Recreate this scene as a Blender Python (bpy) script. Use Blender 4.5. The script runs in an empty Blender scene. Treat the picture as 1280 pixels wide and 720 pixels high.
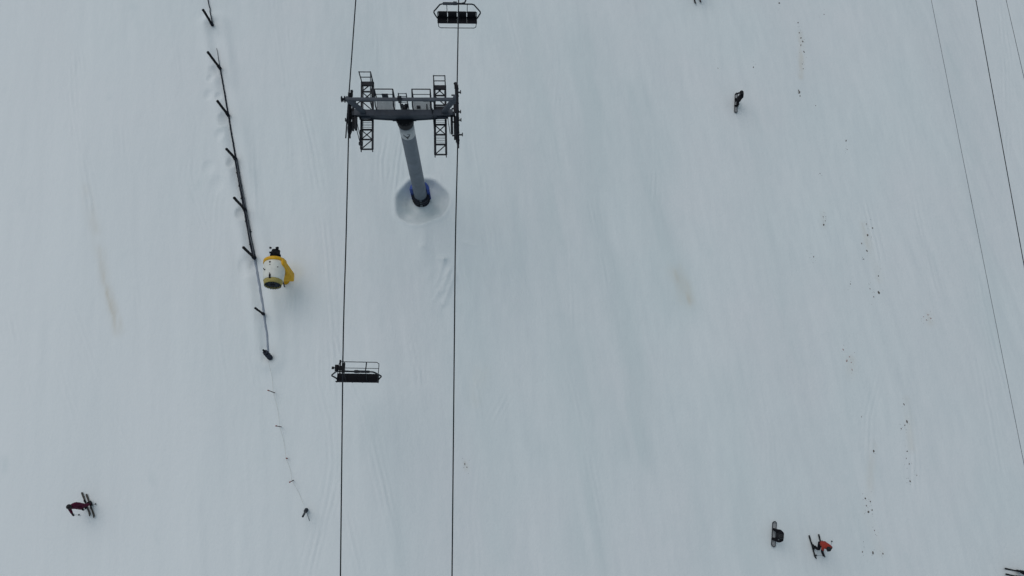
import bpy, bmesh, math, random
import numpy as np
from mathutils import Vector, Matrix
R = math.radians
random.seed(7)
sc = bpy.context.scene
col = sc.collection

# ------------------------------------------------------------------ camera geometry
F_PX, CX, CY = 865.0, 640.0, 360.0
NAD = (578.0, 545.0)                       # where the plumb line meets the photo
HC = 44.0
SLOPE = math.tan(R(7.0))
d_ = Vector((NAD[0]-CX, NAD[1]-CY, F_PX)).normalized()
x_ = (Vector((1, 0, 0)) - d_*d_.x).normalized()
y_ = (-d_).cross(x_)
M3 = Matrix((x_, y_, -d_))                 # camera (right, down, forward) -> world
CAM = Vector((0, 0, HC))
def ray(px, py): return M3 @ Vector((px-CX, py-CY, F_PX))
def P(px, py, V):                          # point V metres below the camera seen at a pixel
    r = ray(px, py); return CAM + r*(V/-r.z)
def proj(p):
    c = M3.transposed() @ (Vector(p)-CAM)
    return (CX+F_PX*c.x/c.z, CY+F_PX*c.y/c.z)

# ------------------------------------------------------------------ noise
_rng = np.random.RandomState(11)
_tabs = [_rng.rand(256, 256) for _ in range(6)]
def vnoise(x, y, k=0):
    t = _tabs[k % 6]
    xi = np.floor(x).astype(int); yi = np.floor(y).astype(int)
    fx = x-xi; fy = y-yi
    fx = fx*fx*fx*(fx*(fx*6-15)+10); fy = fy*fy*fy*(fy*(fy*6-15)+10)
    a = t[xi % 256, yi % 256]; b = t[(xi+1) % 256, yi % 256]
    c = t[xi % 256, (yi+1) % 256]; d = t[(xi+1) % 256, (yi+1) % 256]
    return (a*(1-fx)+b*fx)*(1-fy)+(c*(1-fx)+d*fx)*fy - .5
def plane_z(x, y): return -SLOPE*y
def Gp(px, py):                            # pixel -> smooth ground plane
    r = ray(px, py); t = (0-HC)/(r.z+SLOPE*r.y); return CAM + r*t

# ------------------------------------------------------------------ snow relief
TW = Gp(527, 250)                          # tower foot
fence_px = [(266, 32), (275.5, 86), (286, 145), (295, 199), (307, 263), (318.5, 323), (330, 393), (336, 445)]
fence_w = [Gp(*p) for p in fence_px]
def seg_dist(x, y, pts):
    best = np.full_like(x, 1e9); side = np.zeros_like(x)
    for a, b in zip(pts[:-1], pts[1:]):
        ax, ay, bx, by = a[0], a[1], b[0], b[1]
        dx, dy = bx-ax, by-ay; L = dx*dx+dy*dy
        t = np.clip(((x-ax)*dx+(y-ay)*dy)/L, 0, 1)
        qx = x-(ax+t*dx); qy = y-(ay+t*dy); dd = np.sqrt(qx*qx+qy*qy)
        s = np.sign(dx*(y-ay)-dy*(x-ax)); m = dd < best
        best = np.where(m, dd, best); side = np.where(m, s, side)
    return best, side
tracks_px = [
 [(355, -5), (362, 60), (385, 170), (405, 280), (415, 400), (420, 520)],
 [(372, 100), (388, 180), (402, 250)],
 [(398, 427), (398, 480), (411, 529), (415, 578), (404, 640), (387, 712), (384, 730)],
 [(415, 400), (427, 453), (453, 511), (471, 578), (489, 649), (502, 712)],
 [(424, 586), (404, 667)], [(429, 622), (438, 667), (449, 711), (452, 730)],
 [(524, 444), (527, 533)], [(511, 418), (529, 489)], [(600, 467), (587, 507)],
 [(462, 667), (484, 711)], [(455, 500), (478, 600), (486, 650)],
 [(82, 75), (95, 165), (107, 230)], [(107, 100), (117, 130)], [(92, 60), (98, 160), (120, 290)],
 [(5, 380), (20, 440), (45, 520)], [(245, 150), (238, 220), (262, 300)], [(276, 220), (270, 262), (266, 330)],
 [(505, 150), (497, 200), (492, 250)], [(483, 160), (476, 200), (478, 240)],
 [(1080, 240), (1110, 380)], [(1100, 450), (1085, 520), (1080, 600)], [(1130, 480), (1140, 570), (1142, 640)],
 [(945, 470), (958, 540), (962, 600)], [(700, 60), (690, 160), (712, 300), (716, 420)],
 [(640, 480), (600, 560), (592, 640), (600, 720)], [(1180, 100), (1230, 300)], [(1220, 430), (1250, 600)],
]
tracks = [[Gp(*p) for p in t] for t in tracks_px]
for i in range(26):                        # loose ski lines running with the fall line
    x0 = random.uniform(0, 1280); y0 = random.uniform(-40, 500); L = random.uniform(70, 330); a = random.uniform(.02, .3)
    c = random.uniform(-.12, .12)
    tracks.append([Gp(x0+L*s*a+c*L*s*s, y0+L*s) for s in (0, .2, .4, .6, .8, 1.0)])
scour_px = [([(528, 308), (545, 318), (554, 323)], .10), ([(554, 323), (548, 345), (536, 366)], .07), ([(560, 338), (550, 358), (541, 372)], .05), ([(566, 344), (560, 360), (553, 378)], .06),
            ([(560, 338), (552, 362)], .06), ([(538, 338), (530, 352)], .05),
            ([(572, 300), (600, 312)], .03)]
scour = [([Gp(*p) for p in t], a) for t, a in scour_px]
holl = [(281, 151, .30, .55), (301, 268, .3, .45), (309, 332, .35, .75), (268, 92, .28, .5), (262, 120, .2, .4), (264, 100, .2, .3),
        (274, 122, .18, .3), (276, 170, .2, .4), (289, 206, .24, .35), (320, 330, .25, .5), (272, 232, .15, .6), (262, 210, .12, .5)]
holl = [(Gp(a, b), c, d) for a, b, c, d in holl]

def relief(x, y, fine=True):
    z = plane_z(x, y)
    u = x + .17*y                          # streaks lean: top-left to bottom-right
    z = z + .50*vnoise(u/6.5, y/26, 0) + .20*vnoise(u/2.6+9, y/17, 1) + .2*vnoise(x/13, y/11, 2)
    if not fine: return z
    z = z + .032*vnoise(u/.62, y/6.5+4, 3)*(.4+1.6*(vnoise(x/5, y/5, 4)+.5)) + .010*vnoise(u/.24, y/2.6, 5)
    z = z + .012*vnoise(x/.45, y/.5, 2)*(vnoise(x/4+7, y/6, 1)+.5)
    # tower well
    dx, dy = x-TW.x, y-TW.y; r = np.sqrt((dx*1.02)**2+(dy*1.02)**2); th = np.arctan2(dy, dx)
    rw = 1.72 + .10*np.sin(th*2+.7) + .07*np.sin(th*3+2) + .04*np.sin(th*7)
    q = np.clip(r/rw, 0, 3)
    prof = np.where(q < 1, -(.95*(1-q**3.2)+.20), -.20*np.exp(-((q-1)/.035)))
    cone = .30*np.exp(-(r/.62)**2)
    z = z + prof + cone + .05*np.exp(-((q-1.12)/.1)**2)
    z = z + .05*np.exp(-((r-1.25)/.09)**2)*np.clip(vnoise(th*2.2, th*0+3, 3)+.4, 0, 1)
    # drift tail from the well towards the foot of the photo
    z = z + .11*vnoise(x*1.6, y*1.6, 3)*np.clip(1.25-q, 0, .6)*2
    z = z + .10*np.exp(-((dx-.25)/.5)**2)*np.exp(-((dy+3.0)/1.4)**2)
    # fence bank
    m = (x > fence_w[-1].x-22) & (x < fence_w[-1].x+6)
    if m.any():
        fd, fs = seg_dist(x, y, fence_w)
        al = 1.25+.7*vnoise(y/1.6, x*0+3, 4)*2
        z = z + np.where(fs > 0, .085*np.exp(-((fd-.75)/.42)**2)*al, .085*np.exp(-((fd-.6)/.36)**2)*al) - .09*np.exp(-(fd/.3)**2)
    for p, dep, rad in holl:
        dd = np.sqrt((x-p.x)**2/.5+(y-p.y)**2)/rad
        z = z - dep*.5*np.exp(-dd**3) + dep*.10*np.exp(-((dd-1.15)/.3)**2)*np.clip(vnoise(x*1.7, y*1.7, 3)*3+.5, 0, 1)
    return z
def add_lines(x, y, z):
    for k, t in enumerate(tracks):
        xs = [p.x for p in t]; ys = [p.y for p in t]
        m = np.where((x > min(xs)-.6) & (x < max(xs)+.6) & (y > min(ys)-.4) & (y < max(ys)+.4))[0]
        if not len(m): continue
        xm, ym = x[m], y[m]
        wob = .05*vnoise(ym/1.3+k*3, ym*0+k, 0)
        fd, fs = seg_dist(xm+wob, ym, t); sd = fd*fs
        a = .030 if k < 20 else .018
        a = a*np.clip((max(ys)-ym)/1.5, 0, 1)*np.clip((ym-min(ys))/1.5, 0, 1)
        a = a*np.clip(vnoise(ym/2.2+k, ym*0, 3)*2.4+.8, .15, 1.4)
        z[m] += -a*np.exp(-((sd-.16)/.055)**2) - a*np.exp(-((sd+.16)/.055)**2) + .35*a*np.exp(-(sd/.1)**2) - .6*a*np.exp(-((sd-.52-.2*vnoise(ym/3, ym*0, 1))/.05)**2) - .5*a*np.exp(-((sd+.44+.3*vnoise(ym/2.4, ym*0+5, 2))/.05)**2)
    for t, a in scour:
        fd, fs = seg_dist(x, y, t); sd = fd*fs
        z += 1.1*a*np.exp(-(sd/.24)**2)*(1+.3*fs)*np.clip(vnoise(x*1.3, y*1.3, 2)*2+.8, .1, 1.3)
    return z
def gz(x, y):
    return float(relief(np.array([float(x)]), np.array([float(y)]))[0])
def G(px, py, dz=0.0):                     # pixel -> real snow surface
    r = ray(px, py); p = Gp(px, py)
    for _ in range(4):
        z = gz(p.x, p.y)+dz; p = CAM + r*((z-HC)/r.z)
    return p

# ------------------------------------------------------------------ materials
def mat(name, color, rough=.6, metal=0.0, var=.12, scale=9.0, bump=0.0, coat=0.0, spec=.3):
    m = bpy.data.materials.new(name); m.use_nodes = True; nt = m.node_tree; N = nt.nodes; L = nt.links
    b = N['Principled BSDF']; b.inputs['Roughness'].default_value = rough; b.inputs['Metallic'].default_value = metal
    b.inputs['Coat Weight'].default_value = coat; b.inputs['Specular IOR Level'].default_value = spec
    tc = N.new('ShaderNodeTexCoord'); no = N.new('ShaderNodeTexNoise'); no.inputs['Scale'].default_value = scale; no.inputs['Detail'].default_value = 5
    L.new(tc.outputs['Object'], no.inputs['Vector'])
    rp = N.new('ShaderNodeValToRGB'); rp.color_ramp.elements[0].position = .3; rp.color_ramp.elements[1].position = .7
    rp.color_ramp.elements[0].color = (*[c*(1-var) for c in color], 1); rp.color_ramp.elements[1].color = (*[min(1, c*(1+var)) for c in color], 1)
    L.new(no.outputs['Fac'], rp.inputs['Fac']); L.new(rp.outputs['Color'], b.inputs['Base Color'])
    if bump:
        bm = N.new('ShaderNodeBump'); bm.inputs['Strength'].default_value = bump; bm.inputs['Distance'].default_value = .02
        L.new(no.outputs['Fac'], bm.inputs['Height']); L.new(bm.outputs['Normal'], b.inputs['Normal'])
    return m
MT = {
 'galv': mat('galvanised_steel', (.062, .076, .096), .55, 0, .18, 3),
 'tube': mat('grey_paint', (.135, .163, .196), .6, 0, .14, 2.2),
 'dark': mat('dark_steel', (.009, .013, .021), .55, 0, .3, 6),
 'arm': mat('weathered_grey_steel', (.036, .047, .064), .6, 0, .2, 3),
 'rubber': mat('black_rubber', (.006, .007, .010), .8, 0, .3, 20),
 'white': mat('white_paint', (.72, .745, .69), .5, 0, .07, 4),
 'band': mat('pale_band_paint', (.42, .45, .47), .6, 0, .12, 7),
 'yellow': mat('yellow_paint', (.72, .40, .015), .45, 0, .12, 6),
 'olive': mat('dusty_yellow', (.38, .32, .10), .6, 0, .2, 12),
 'cable': mat('steel_rope', (.007, .011, .018), .7, 0, .2, 30),
 'wire': mat('grey_wire', (.16, .18, .20), .6, .2, .15, 20),
 'pad': mat('seat_vinyl', (.005, .006, .010), .8, 0, .3, 14, .2),
 'navy': mat('navy_net', (.012, .017, .028), .9, 0, .4, 22, .6),
 'netgrey': mat('frosted_net', (.30, .35, .42), .85, 0, .15, 18, .4),
 'blue': mat('blue_padding', (.035, .075, .30), .6, 0, .2, 5),
 'padnavy': mat('dark_padding', (.03, .036, .055), .7, 0, .3, 8),
 'post': mat('dark_stained_wood', (.005, .006, .009), .9, 0, .35, 16, .4),
 'grating': mat('light_grating', (.34, .37, .39), .6, .1, .12, 10),
 'rope': mat('pale_rope', (.50, .51, .44), .9, 0, .1, 30),
 'stake': mat('dark_red_stake', (.055, .025, .030), .7, 0, .3, 20),
 'red_tape': mat('red_tape', (.28, .04, .03), .7, 0, .2, 20),
 'black_cloth': mat('black_cloth', (.006, .006, .010), .95, 0, .35, 24, .3),
 'maroon': mat('maroon_cloth', (.075, .004, .026), .85, 0, .3, 20, .3),
 'orange': mat('orange_cloth', (.32, .036, .024), .85, 0, .2, 20, .3),
 'skin': mat('skin', (.50, .30, .22), .6, 0, .08, 20),
 'helmet': mat('black_helmet', (.008, .008, .011), .5, 0, .2, 10),
 'greyhelmet': mat('grey_helmet', (.03, .033, .04), .35, 0, .2, 10),
 'lens': mat('dark_lens', (.02, .025, .03), .12, 0, .1, 10),
 'ski_dark': mat('dark_ski_top', (.018, .022, .024), .5, 0, .3, 12),
 'ski_green': mat('olive_ski_top', (.060, .056, .046), .5, 0, .3, 12),
 'board_rim': mat('board_rim', (.06, .065, .075), .5, 0, .2, 12),
 'board_top': mat('pale_board_top', (.30, .32, .33), .5, 0, .3, 9),
 'clod': mat('brown_dirt', (.14, .125, .112), .95, 0, .5, 30, .5),
 'clod_red': mat('reddish_dirt', (.40, .28, .27), .95, 0, .4, 30, .5),
}

# ------------------------------------------------------------------ mesh helpers
class MB:
    def __init__(s): s.v = []; s.f = []; s.mi = []; s.sm = []; s.cur = 0
    def add(s, v, f, smooth=False):
        o = len(s.v); s.v += [tuple(p) for p in v]; s.f += [tuple(i+o for i in q) for q in f]
        s.mi += [s.cur]*len(f); s.sm += [smooth]*len(f); return s
    def box(s, c, size, rot=None):
        c = Vector(c); hx, hy, hz = size[0]/2, size[1]/2, size[2]/2
        b = min(hx, hy, hz)*.18
        v = []
        for sx in (-1, 1):
            for sy in (-1, 1):
                for sz in (-1, 1):
                    v += [Vector((sx*(hx-b), sy*(hy-b), sz*hz)), Vector((sx*(hx-b), sy*hy, sz*(hz-b))), Vector((sx*hx, sy*(hy-b), sz*(hz-b)))]
        bm = bmesh.new(); [bm.verts.new(p) for p in v]
        r = bmesh.ops.convex_hull(bm, input=bm.verts); bm.verts.index_update()
        vv = [p.co.copy() for p in bm.verts]; ff = [[q.index for q in f.verts] for f in bm.faces]; bm.free()
        if rot is not None: vv = [rot @ p for p in vv]
        return s.add([p+c for p in vv], ff)
    def bar(s, a, b, w, h=None, up=(0, 0, 1)):
        a = Vector(a); b = Vector(b); h = h or w; d = b-a; L = d.length; d.normalize()
        u = Vector(up)
        if abs(d.dot(u)) > .98: u = Vector((0, 1, 0))
        x = d.cross(u).normalized(); z = x.cross(d)
        return s.box((a+b)/2, (w, L, h), Matrix((x, d, z)).transposed())
    def tube(s, pts, r, n=8, cap=True, smooth=True):
        pts = [Vector(p) for p in pts]; k = len(pts); rs = r if isinstance(r, (list, tuple)) else [r]*k
        v = []; f = []; prev = None
        for i, p in enumerate(pts):
            t = (pts[min(i+1, k-1)]-pts[max(i-1, 0)]).normalized()
            if prev is None:
                u = Vector((0, 0, 1)) if abs(t.z) < .9 else Vector((1, 0, 0)); u = (u-t*u.dot(t)).normalized()
            else: u = (prev-t*prev.dot(t)).normalized()
            prev = u; w = t.cross(u)
            for j in range(n):
                a = 2*math.pi*j/n; v.append(p+(u*math.cos(a)+w*math.sin(a))*rs[i])
        for i in range(k-1):
            for j in range(n): f.append((i*n+j, i*n+(j+1) % n, (i+1)*n+(j+1) % n, (i+1)*n+j))
        s.add(v, f, smooth)
        if cap:
            s.add(v[:n], [tuple(range(n))[::-1]]); s.add(v[-n:], [tuple(range(n))])
        return s
    def lathe(s, prof, o, axis, n=32, smooth=True, a0=0, a1=360):
        o = Vector(o); t = Vector(axis).normalized(); u = Vector((0, 0, 1)) if abs(t.z) < .9 else Vector((0, 1, 0)); u = (u-t*u.dot(t)).normalized(); w = t.cross(u)
        full = abs(a1-a0) >= 360; m = n if full else n+1; v = []; f = []
        for (h, r) in prof:
            for j in range(m):
                a = R(a0+(a1-a0)*j/n); v.append(o+t*h+(u*math.cos(a)+w*math.sin(a))*max(r, 1e-4))
        for i in range(len(prof)-1):
            for j in range(n):
                j2 = (j+1) % m; f.append((i*m+j, i*m+j2, (i+1)*m+j2, (i+1)*m+j))
        return s.add(v, f, smooth)
    def prism(s, poly, y0, y1, ax='y'):    # poly in (x,z), extruded along y (or poly (x,y), along z)
        mk = (lambda a, b, c: Vector((a, c, b))) if ax == 'y' else (lambda a, b, c: Vector((a, b, c)))
        n = len(poly); v = [mk(a, b, y0) for a, b in poly]+[mk(a, b, y1) for a, b in poly]
        f = [tuple(range(n)), tuple(range(n, 2*n))[::-1]]+[(i, i+n, (i+1) % n+n, (i+1) % n) for i in range(n)]
        return s.add(v, f)
    def build(s, name, m, parent=None):
        me = bpy.data.meshes.new(name); me.from_pydata(s.v, [], s.f)
        for x in (m if isinstance(m, (list, tuple)) else [m]): me.materials.append(MT[x])
        me.polygons.foreach_set('use_smooth', s.sm); me.polygons.foreach_set('material_index', s.mi)
        bm = bmesh.new(); bm.from_mesh(me); bmesh.ops.recalc_face_normals(bm, faces=bm.faces); bm.to_mesh(me); bm.free()
        o = bpy.data.objects.new(name, me); col.objects.link(o)
        if parent: o.parent = parent
        return o
def tag(o, label, cat, group=None, kind=None):
    if label: o['label'] = label
    if cat: o['category'] = cat
    if group: o['group'] = group
    if kind: o['kind'] = kind
    return o
def empty(name, loc, rz=0):
    o = bpy.data.objects.new(name, None); col.objects.link(o); o.location = loc; o.rotation_euler = (0, 0, rz); o.empty_display_size = .3
    return o
def copy_tree(o, parent=None):
    c = o.copy(); col.objects.link(c); c.parent = parent
    for ch in [q for q in bpy.data.objects if q.parent == o]: copy_tree(ch, c)
    return c

# ------------------------------------------------------------------ ground
def axis(lo, hi, step, far):
    a = list(np.arange(lo, hi+step/2, step)); s = step; p = a[-1]; r = []
    while p < far: s *= 1.35; p += s; r.append(p)
    s = step; p = a[0]; l = []
    while p > -far: s *= 1.35; p -= s; l.append(p)
    return np.array(l[::-1]+a+r)
cs = [Gp(a, b) for a, b in ((0, 0), (1280, 0), (0, 720), (1280, 720))]
xs = axis(min(c.x for c in cs)-1.5, max(c.x for c in cs)+1.5, .085, 700)
ys = axis(min(c.y for c in cs)-1.5, max(c.y for c in cs)+1.5, .085, 700)
X, Y = np.meshgrid(xs, ys); X = X.ravel(); Y = Y.ravel()
Z = add_lines(X, Y, relief(X, Y))
nx, ny = len(xs), len(ys)
me = bpy.data.meshes.new('ground')
me.vertices.add(nx*ny); me.vertices.foreach_set('co', np.stack([X, Y, Z], 1).ravel().astype(np.float32))
i = np.arange((nx-1)*(ny-1)); r_ = i//(nx-1); c_ = i % (nx-1); b0 = r_*nx+c_
q = np.stack([b0, b0+1, b0+nx+1, b0+nx], 1).ravel().astype(np.int32)
nf = len(i); me.loops.add(nf*4); me.loops.foreach_set('vertex_index', q)
me.polygons.add(nf); me.polygons.foreach_set('loop_start', np.arange(0, nf*4, 4, dtype=np.int32))
me.polygons.foreach_set('use_smooth', np.ones(nf, bool)); me.update(); me.validate()
# dirt stains that lie in the snow
st = np.zeros(len(X)); ye = np.zeros(len(X))
def stain(pts, w, s, k):
    global st
    fd, _ = seg_dist(X, Y, [Gp(*p) for p in pts])
    n = np.clip(vnoise((X+.17*Y)/.22, Y/.9, k)+.62, 0, 1)*np.clip(vnoise(X/.9, Y/1.7, k+1)+.75, 0, 1.2)
    st = np.maximum(st, s*np.exp(-(fd/w)**2)*n)
stain([(107, 235), (118, 280), (126, 320)], .34, .42, 1)
stain([(126, 320), (135, 365), (149, 415)], .30, .60, 2)
stain([(133, 365), (140, 392)], .10, .8, 2)
stain([(846, 338), (854, 355), (858, 374)], .50, .62, 3); stain([(853, 345), (855, 362)], .22, .6, 0)
stain([(1001, 40), (1003, 60), (1002, 95)], .22, .5, 4)
stain([(1030, 265), (1029, 282)], .22, .4, 4)
stain([(1080, 280), (1088, 315), (1100, 350)], .25, .45, 5)
stain([(1090, 555), (1083, 640), (1100, 690)], .25, .35, 0)
stain([(1132, 500), (1137, 560)], .28, .35, 0)
stain([(1062, 450), (1064, 470)], .3, .35, 1)
stain([(1159, 395), (1161, 402)], .3, .4, 1)
stain([(581, 578), (583, 586)], .15, .6, 1)
stain([(600, 466), (592, 500)], .5, .16, 2)
def dist1(px, py):
    p = Gp(px, py); return np.sqrt((X-p.x)**2+(Y-p.y)**2)
ye = .8*np.exp(-(dist1(366, 342)/.75)**4)*(.7+.6*vnoise(X/.5, Y/.5, 1))
fr = np.clip((-X-2+.35*(6-Y))/26+.25*vnoise((X+.17*Y)/6, Y/14, 4), 0, 1)  # mask for the light gradient painted brighter towards the left
wn = np.zeros(len(X))  # broad dark bands: shading of undulations painted into the snow colour
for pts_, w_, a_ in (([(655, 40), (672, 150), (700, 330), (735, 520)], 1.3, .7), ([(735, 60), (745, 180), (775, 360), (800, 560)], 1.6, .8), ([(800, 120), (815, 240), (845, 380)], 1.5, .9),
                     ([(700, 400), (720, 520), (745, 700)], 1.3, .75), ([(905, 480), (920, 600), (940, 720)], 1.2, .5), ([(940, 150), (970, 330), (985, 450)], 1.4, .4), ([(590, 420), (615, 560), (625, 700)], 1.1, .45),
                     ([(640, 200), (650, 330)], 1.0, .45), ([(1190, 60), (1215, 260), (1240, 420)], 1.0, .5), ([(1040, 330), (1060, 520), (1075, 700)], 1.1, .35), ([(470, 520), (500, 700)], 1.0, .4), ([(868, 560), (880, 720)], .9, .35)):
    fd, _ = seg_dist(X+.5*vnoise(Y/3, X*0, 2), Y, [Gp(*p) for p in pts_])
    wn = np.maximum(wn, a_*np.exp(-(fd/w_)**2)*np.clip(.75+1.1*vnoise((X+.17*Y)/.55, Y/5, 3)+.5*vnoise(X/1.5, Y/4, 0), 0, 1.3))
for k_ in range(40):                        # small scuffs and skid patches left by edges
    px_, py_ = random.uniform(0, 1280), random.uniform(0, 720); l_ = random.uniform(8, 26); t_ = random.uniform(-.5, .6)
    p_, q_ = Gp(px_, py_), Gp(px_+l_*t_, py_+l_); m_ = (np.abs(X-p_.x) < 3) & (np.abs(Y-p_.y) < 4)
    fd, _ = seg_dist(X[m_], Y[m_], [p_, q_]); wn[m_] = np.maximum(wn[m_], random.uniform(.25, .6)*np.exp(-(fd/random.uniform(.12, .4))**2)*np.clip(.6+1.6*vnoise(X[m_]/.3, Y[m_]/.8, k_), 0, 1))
rt_ = np.sqrt((X-TW.x)**2+(Y-TW.y)**2); wn = np.maximum(wn, 1.5*np.exp(-(rt_/1.5)**6)*np.clip(.65+1.2*vnoise(X/.5, Y/.5, 4), 0, 1)*(rt_ > .7))   # shade inside the tower scoop, painted as patchy darkening
for nm, arr in (('stain', st), ('tint', ye), ('left_light', fr), ('shade_scuff', wn)):
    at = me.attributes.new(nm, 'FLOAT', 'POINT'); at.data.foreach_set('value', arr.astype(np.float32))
m = bpy.data.materials.new('snow'); m.use_nodes = True; nt = m.node_tree; N = nt.nodes; L = nt.links
b = N['Principled BSDF']; b.inputs['Roughness'].default_value = .75; b.inputs['Specular IOR Level'].default_value = .25
tc = N.new('ShaderNodeTexCoord')
def noise(scale, sx, sy, det=4, rot=.17):
    mp = N.new('ShaderNodeMapping'); mp.inputs['Scale'].default_value = (sx, sy, 1); mp.inputs['Rotation'].default_value = (0, 0, rot)
    n = N.new('ShaderNodeTexNoise'); n.inputs['Scale'].default_value = scale; n.inputs['Detail'].default_value = det
    L.new(tc.outputs['Object'], mp.inputs['Vector']); L.new(mp.outputs['Vector'], n.inputs['Vector']); return n.outputs['Fac']
def mix(fac, a, bcol):
    x = N.new('ShaderNodeMix'); x.data_type = 'RGBA'
    if isinstance(fac, float): x.inputs[0].default_value = fac
    else: L.new(fac, x.inputs[0])
    for k, c in ((6, a), (7, bcol)):
        if isinstance(c, tuple): x.inputs[k].default_value = c
        else: L.new(c, x.inputs[k])
    return x.outputs[2]
def ramp(f, lo, hi, a=0., bb=1.):
    r = N.new('ShaderNodeMapRange'); r.inputs[1].default_value = lo; r.inputs[2].default_value = hi; r.inputs[3].default_value = a; r.inputs[4].default_value = bb
    L.new(f, r.inputs[0]); return r.outputs[0]
c = mix(ramp(noise(.35, 1, .22), .3, .7), (.755, .840, .858, 1), (.780, .858, .876, 1))
c = mix(ramp(noise(2.2, 1, .10, 6),   .42, .72, 0, .6), c, (.700, .785, .812, 1))     # icier scraped streaks
c = mix(ramp(noise(.12, 1, .8, 2, .4), .35, .65, 0, .35), c, (.825, .835, .862, 1))
c = mix(ramp(noise(9, 1, .7, 8), .5, .75, 0, .4), c, (.72, .79, .815, 1))
c = mix(ramp(noise(1.3, 1, .6, 7), .45, .7, 0, .28), c, (.71, .79, .81, 1))
def attr(n):
    a = N.new('ShaderNodeAttribute'); a.attribute_name = n; return a.outputs['Fac']
c = mix(ramp(attr('left_light'), 0, 1, 0, .9), c, (.870, .925, .940, 1))   # lighter left side, brightness gradient painted into the snow
c = mix(ramp(attr('shade_scuff'), 0, 1, 0, .6), c, (.640, .745, .765, 1))   # edge scuffs, plus painted shade of undulations and tower scoop
c = mix(ramp(attr('stain'), 0, 1, 0, .75), c, (.60, .54, .41, 1))
c = mix(ramp(attr('tint'), 0, 1, 0, .45), c, (.80, .76, .58, 1))
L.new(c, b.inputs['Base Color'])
bp = N.new('ShaderNodeBump'); bp.inputs['Strength'].default_value = .32; bp.inputs['Distance'].default_value = .05
L.new(noise(3.2, 1, .12, 8), bp.inputs['Height'])
bp2 = N.new('ShaderNodeBump'); bp2.inputs['Strength'].default_value = .5; bp2.inputs['Distance'].default_value = .03
L.new(noise(7, 1, .7, 9), bp2.inputs['Height']); L.new(bp.outputs['Normal'], bp2.inputs['Normal']); L.new(bp2.outputs['Normal'], b.inputs['Normal'])
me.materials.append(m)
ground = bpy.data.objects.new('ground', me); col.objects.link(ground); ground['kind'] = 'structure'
ground['label'] = 'white groomed snow of the ski slope with faint ski tracks'

# ------------------------------------------------------------------ lift tower
V_ARM = 34.3
TOP = P(505, 143, V_ARM)
aL = P(436, 145, 33.9); aR = P(570.5, 145, 33.9)
yaw = math.atan2(aR.y-aL.y, aR.x-aL.x)
tower_rot = Matrix.Rotation(yaw, 3, 'Z')
foot = G(527, 250); foot.z = gz(foot.x, foot.y)-.25
tw = empty('lift_tower', foot, yaw)
tag(tw, 'grey tubular chairlift tower with wide crossarm and catwalks, standing in a round snow hollow', 'lift tower')
OFF = tower_rot.inverted() @ (TOP-foot)     # crossarm centre in tower coordinates
print('tower height', OFF, 'yaw', math.degrees(yaw))
def T(x, y, z): return Vector((x, y, z))+OFF
# tube
b = MB(); tb = Vector((0, 0, 0)); tt = T(0, 0, -.28); ax = (tt-tb); Lt = ax.length
prof = [(0, .455), (Lt*.2, .445), (Lt*.4, .436), (Lt*.6, .426), (Lt*.8, .415), (Lt-.9, .405), (Lt-.7, .40)]
b.lathe(prof+[(Lt-.35, .40)], tb, ax, 40); tube_o = b.build('tube', 'tube', tw)
b = MB(); b.lathe([(Lt-1.98, .41), (Lt-1.98, .420), (Lt-.86, .416), (Lt-.86, .40)], tb, ax, 40); bd = b.build('painted_band', 'band', tube_o)
# dark mark on the band (a winged tick shape), facing the slope side
b = MB(); tdir = ax.normalized()
def on_tube(h, ang, r):
    u = Vector((0, 0, 1)); sx = Vector((1, 0, 0)); sy = Vector((0, 1, 0))
    return tb+tdir*(Lt+h)+Vector((math.sin(ang)*r, -math.cos(ang)*r, 0))
def mark(pts, w=.022):
    b.tube([on_tube(h+.17, a, .422) for h, a in pts], w, 5)
mark([(-1.55, -.45), (-1.72, -.2), (-1.76, 0.0), (-1.70, .2), (-1.52, .45)])
mark([(-1.72, -.28), (-1.86, 0.02), (-1.72, .3)]); mark([(-1.45, .08), (-1.5, .32)], .018); mark([(-1.95, -.05), (-1.96, .12)], .03)
b.build('band_mark', 'dark', bd)
b = MB(); b.lathe([(Lt-.78, .41), (Lt-.66, .45), (Lt-.35, .46), (Lt-.2, .49), (Lt-.05, .49), (Lt-.05, .0)], tb, ax, 32)
for k in range(14):
    a = k/14*2*math.pi; p = tt+Vector((math.cos(a)*.46, math.sin(a)*.46, .06)); b.tube([p-Vector((0, 0, .28)), p], .025, 6)
b.build('top_flange', 'rubber', tw)
# crash padding round the foot
padz = .25
for a0, a1, mm, nm, r1, h in ((25, 88, 'blue', 'crash_pad', .68, 2.3), (-88, -25, 'blue', 'crash_pad', .68, 2.3), (95, 170, 'padnavy', 'crash_pad', .60, 1.35), (190, 265, 'padnavy', 'crash_pad', .60, 1.35)):
    b = MB(); pr = [(padz, .48)]
    k = 5
    for j in range(k):
        z0 = padz+(h-padz)*j/k; z1 = padz+(h-padz)*(j+1)/k
        pr += [(z0+.02, r1-.05), (z0+.07, r1), (z1-.07, r1), (z1-.02, r1-.05)]
    pr += [(h, r1-.1), (h, .47)]
    b.lathe(pr, tb, ax, 20, True, a0, a1)
    for aa in (a0, a1):                    # closed ends
        a = R(aa); u = Vector((0, 0, 1)); u = Vector((0, 1, 0)) if abs(ax.normalized().z) > .9 else u
        t = ax.normalized(); u = (u-t*u.dot(t)).normalized(); w = t.cross(u); dirv = u*math.cos(a)+w*math.sin(a)
        b.add([tb+t*hh+dirv*rr for hh, rr in pr], [tuple(range(len(pr)))])
    po = b.build(nm, mm, tw)
    if mm == 'blue': po['label'] = 'blue crash pad panel behind the tube'
    else: po['label'] = 'dark ribbed crash pad panel in front of the tube'
b = MB()
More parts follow.
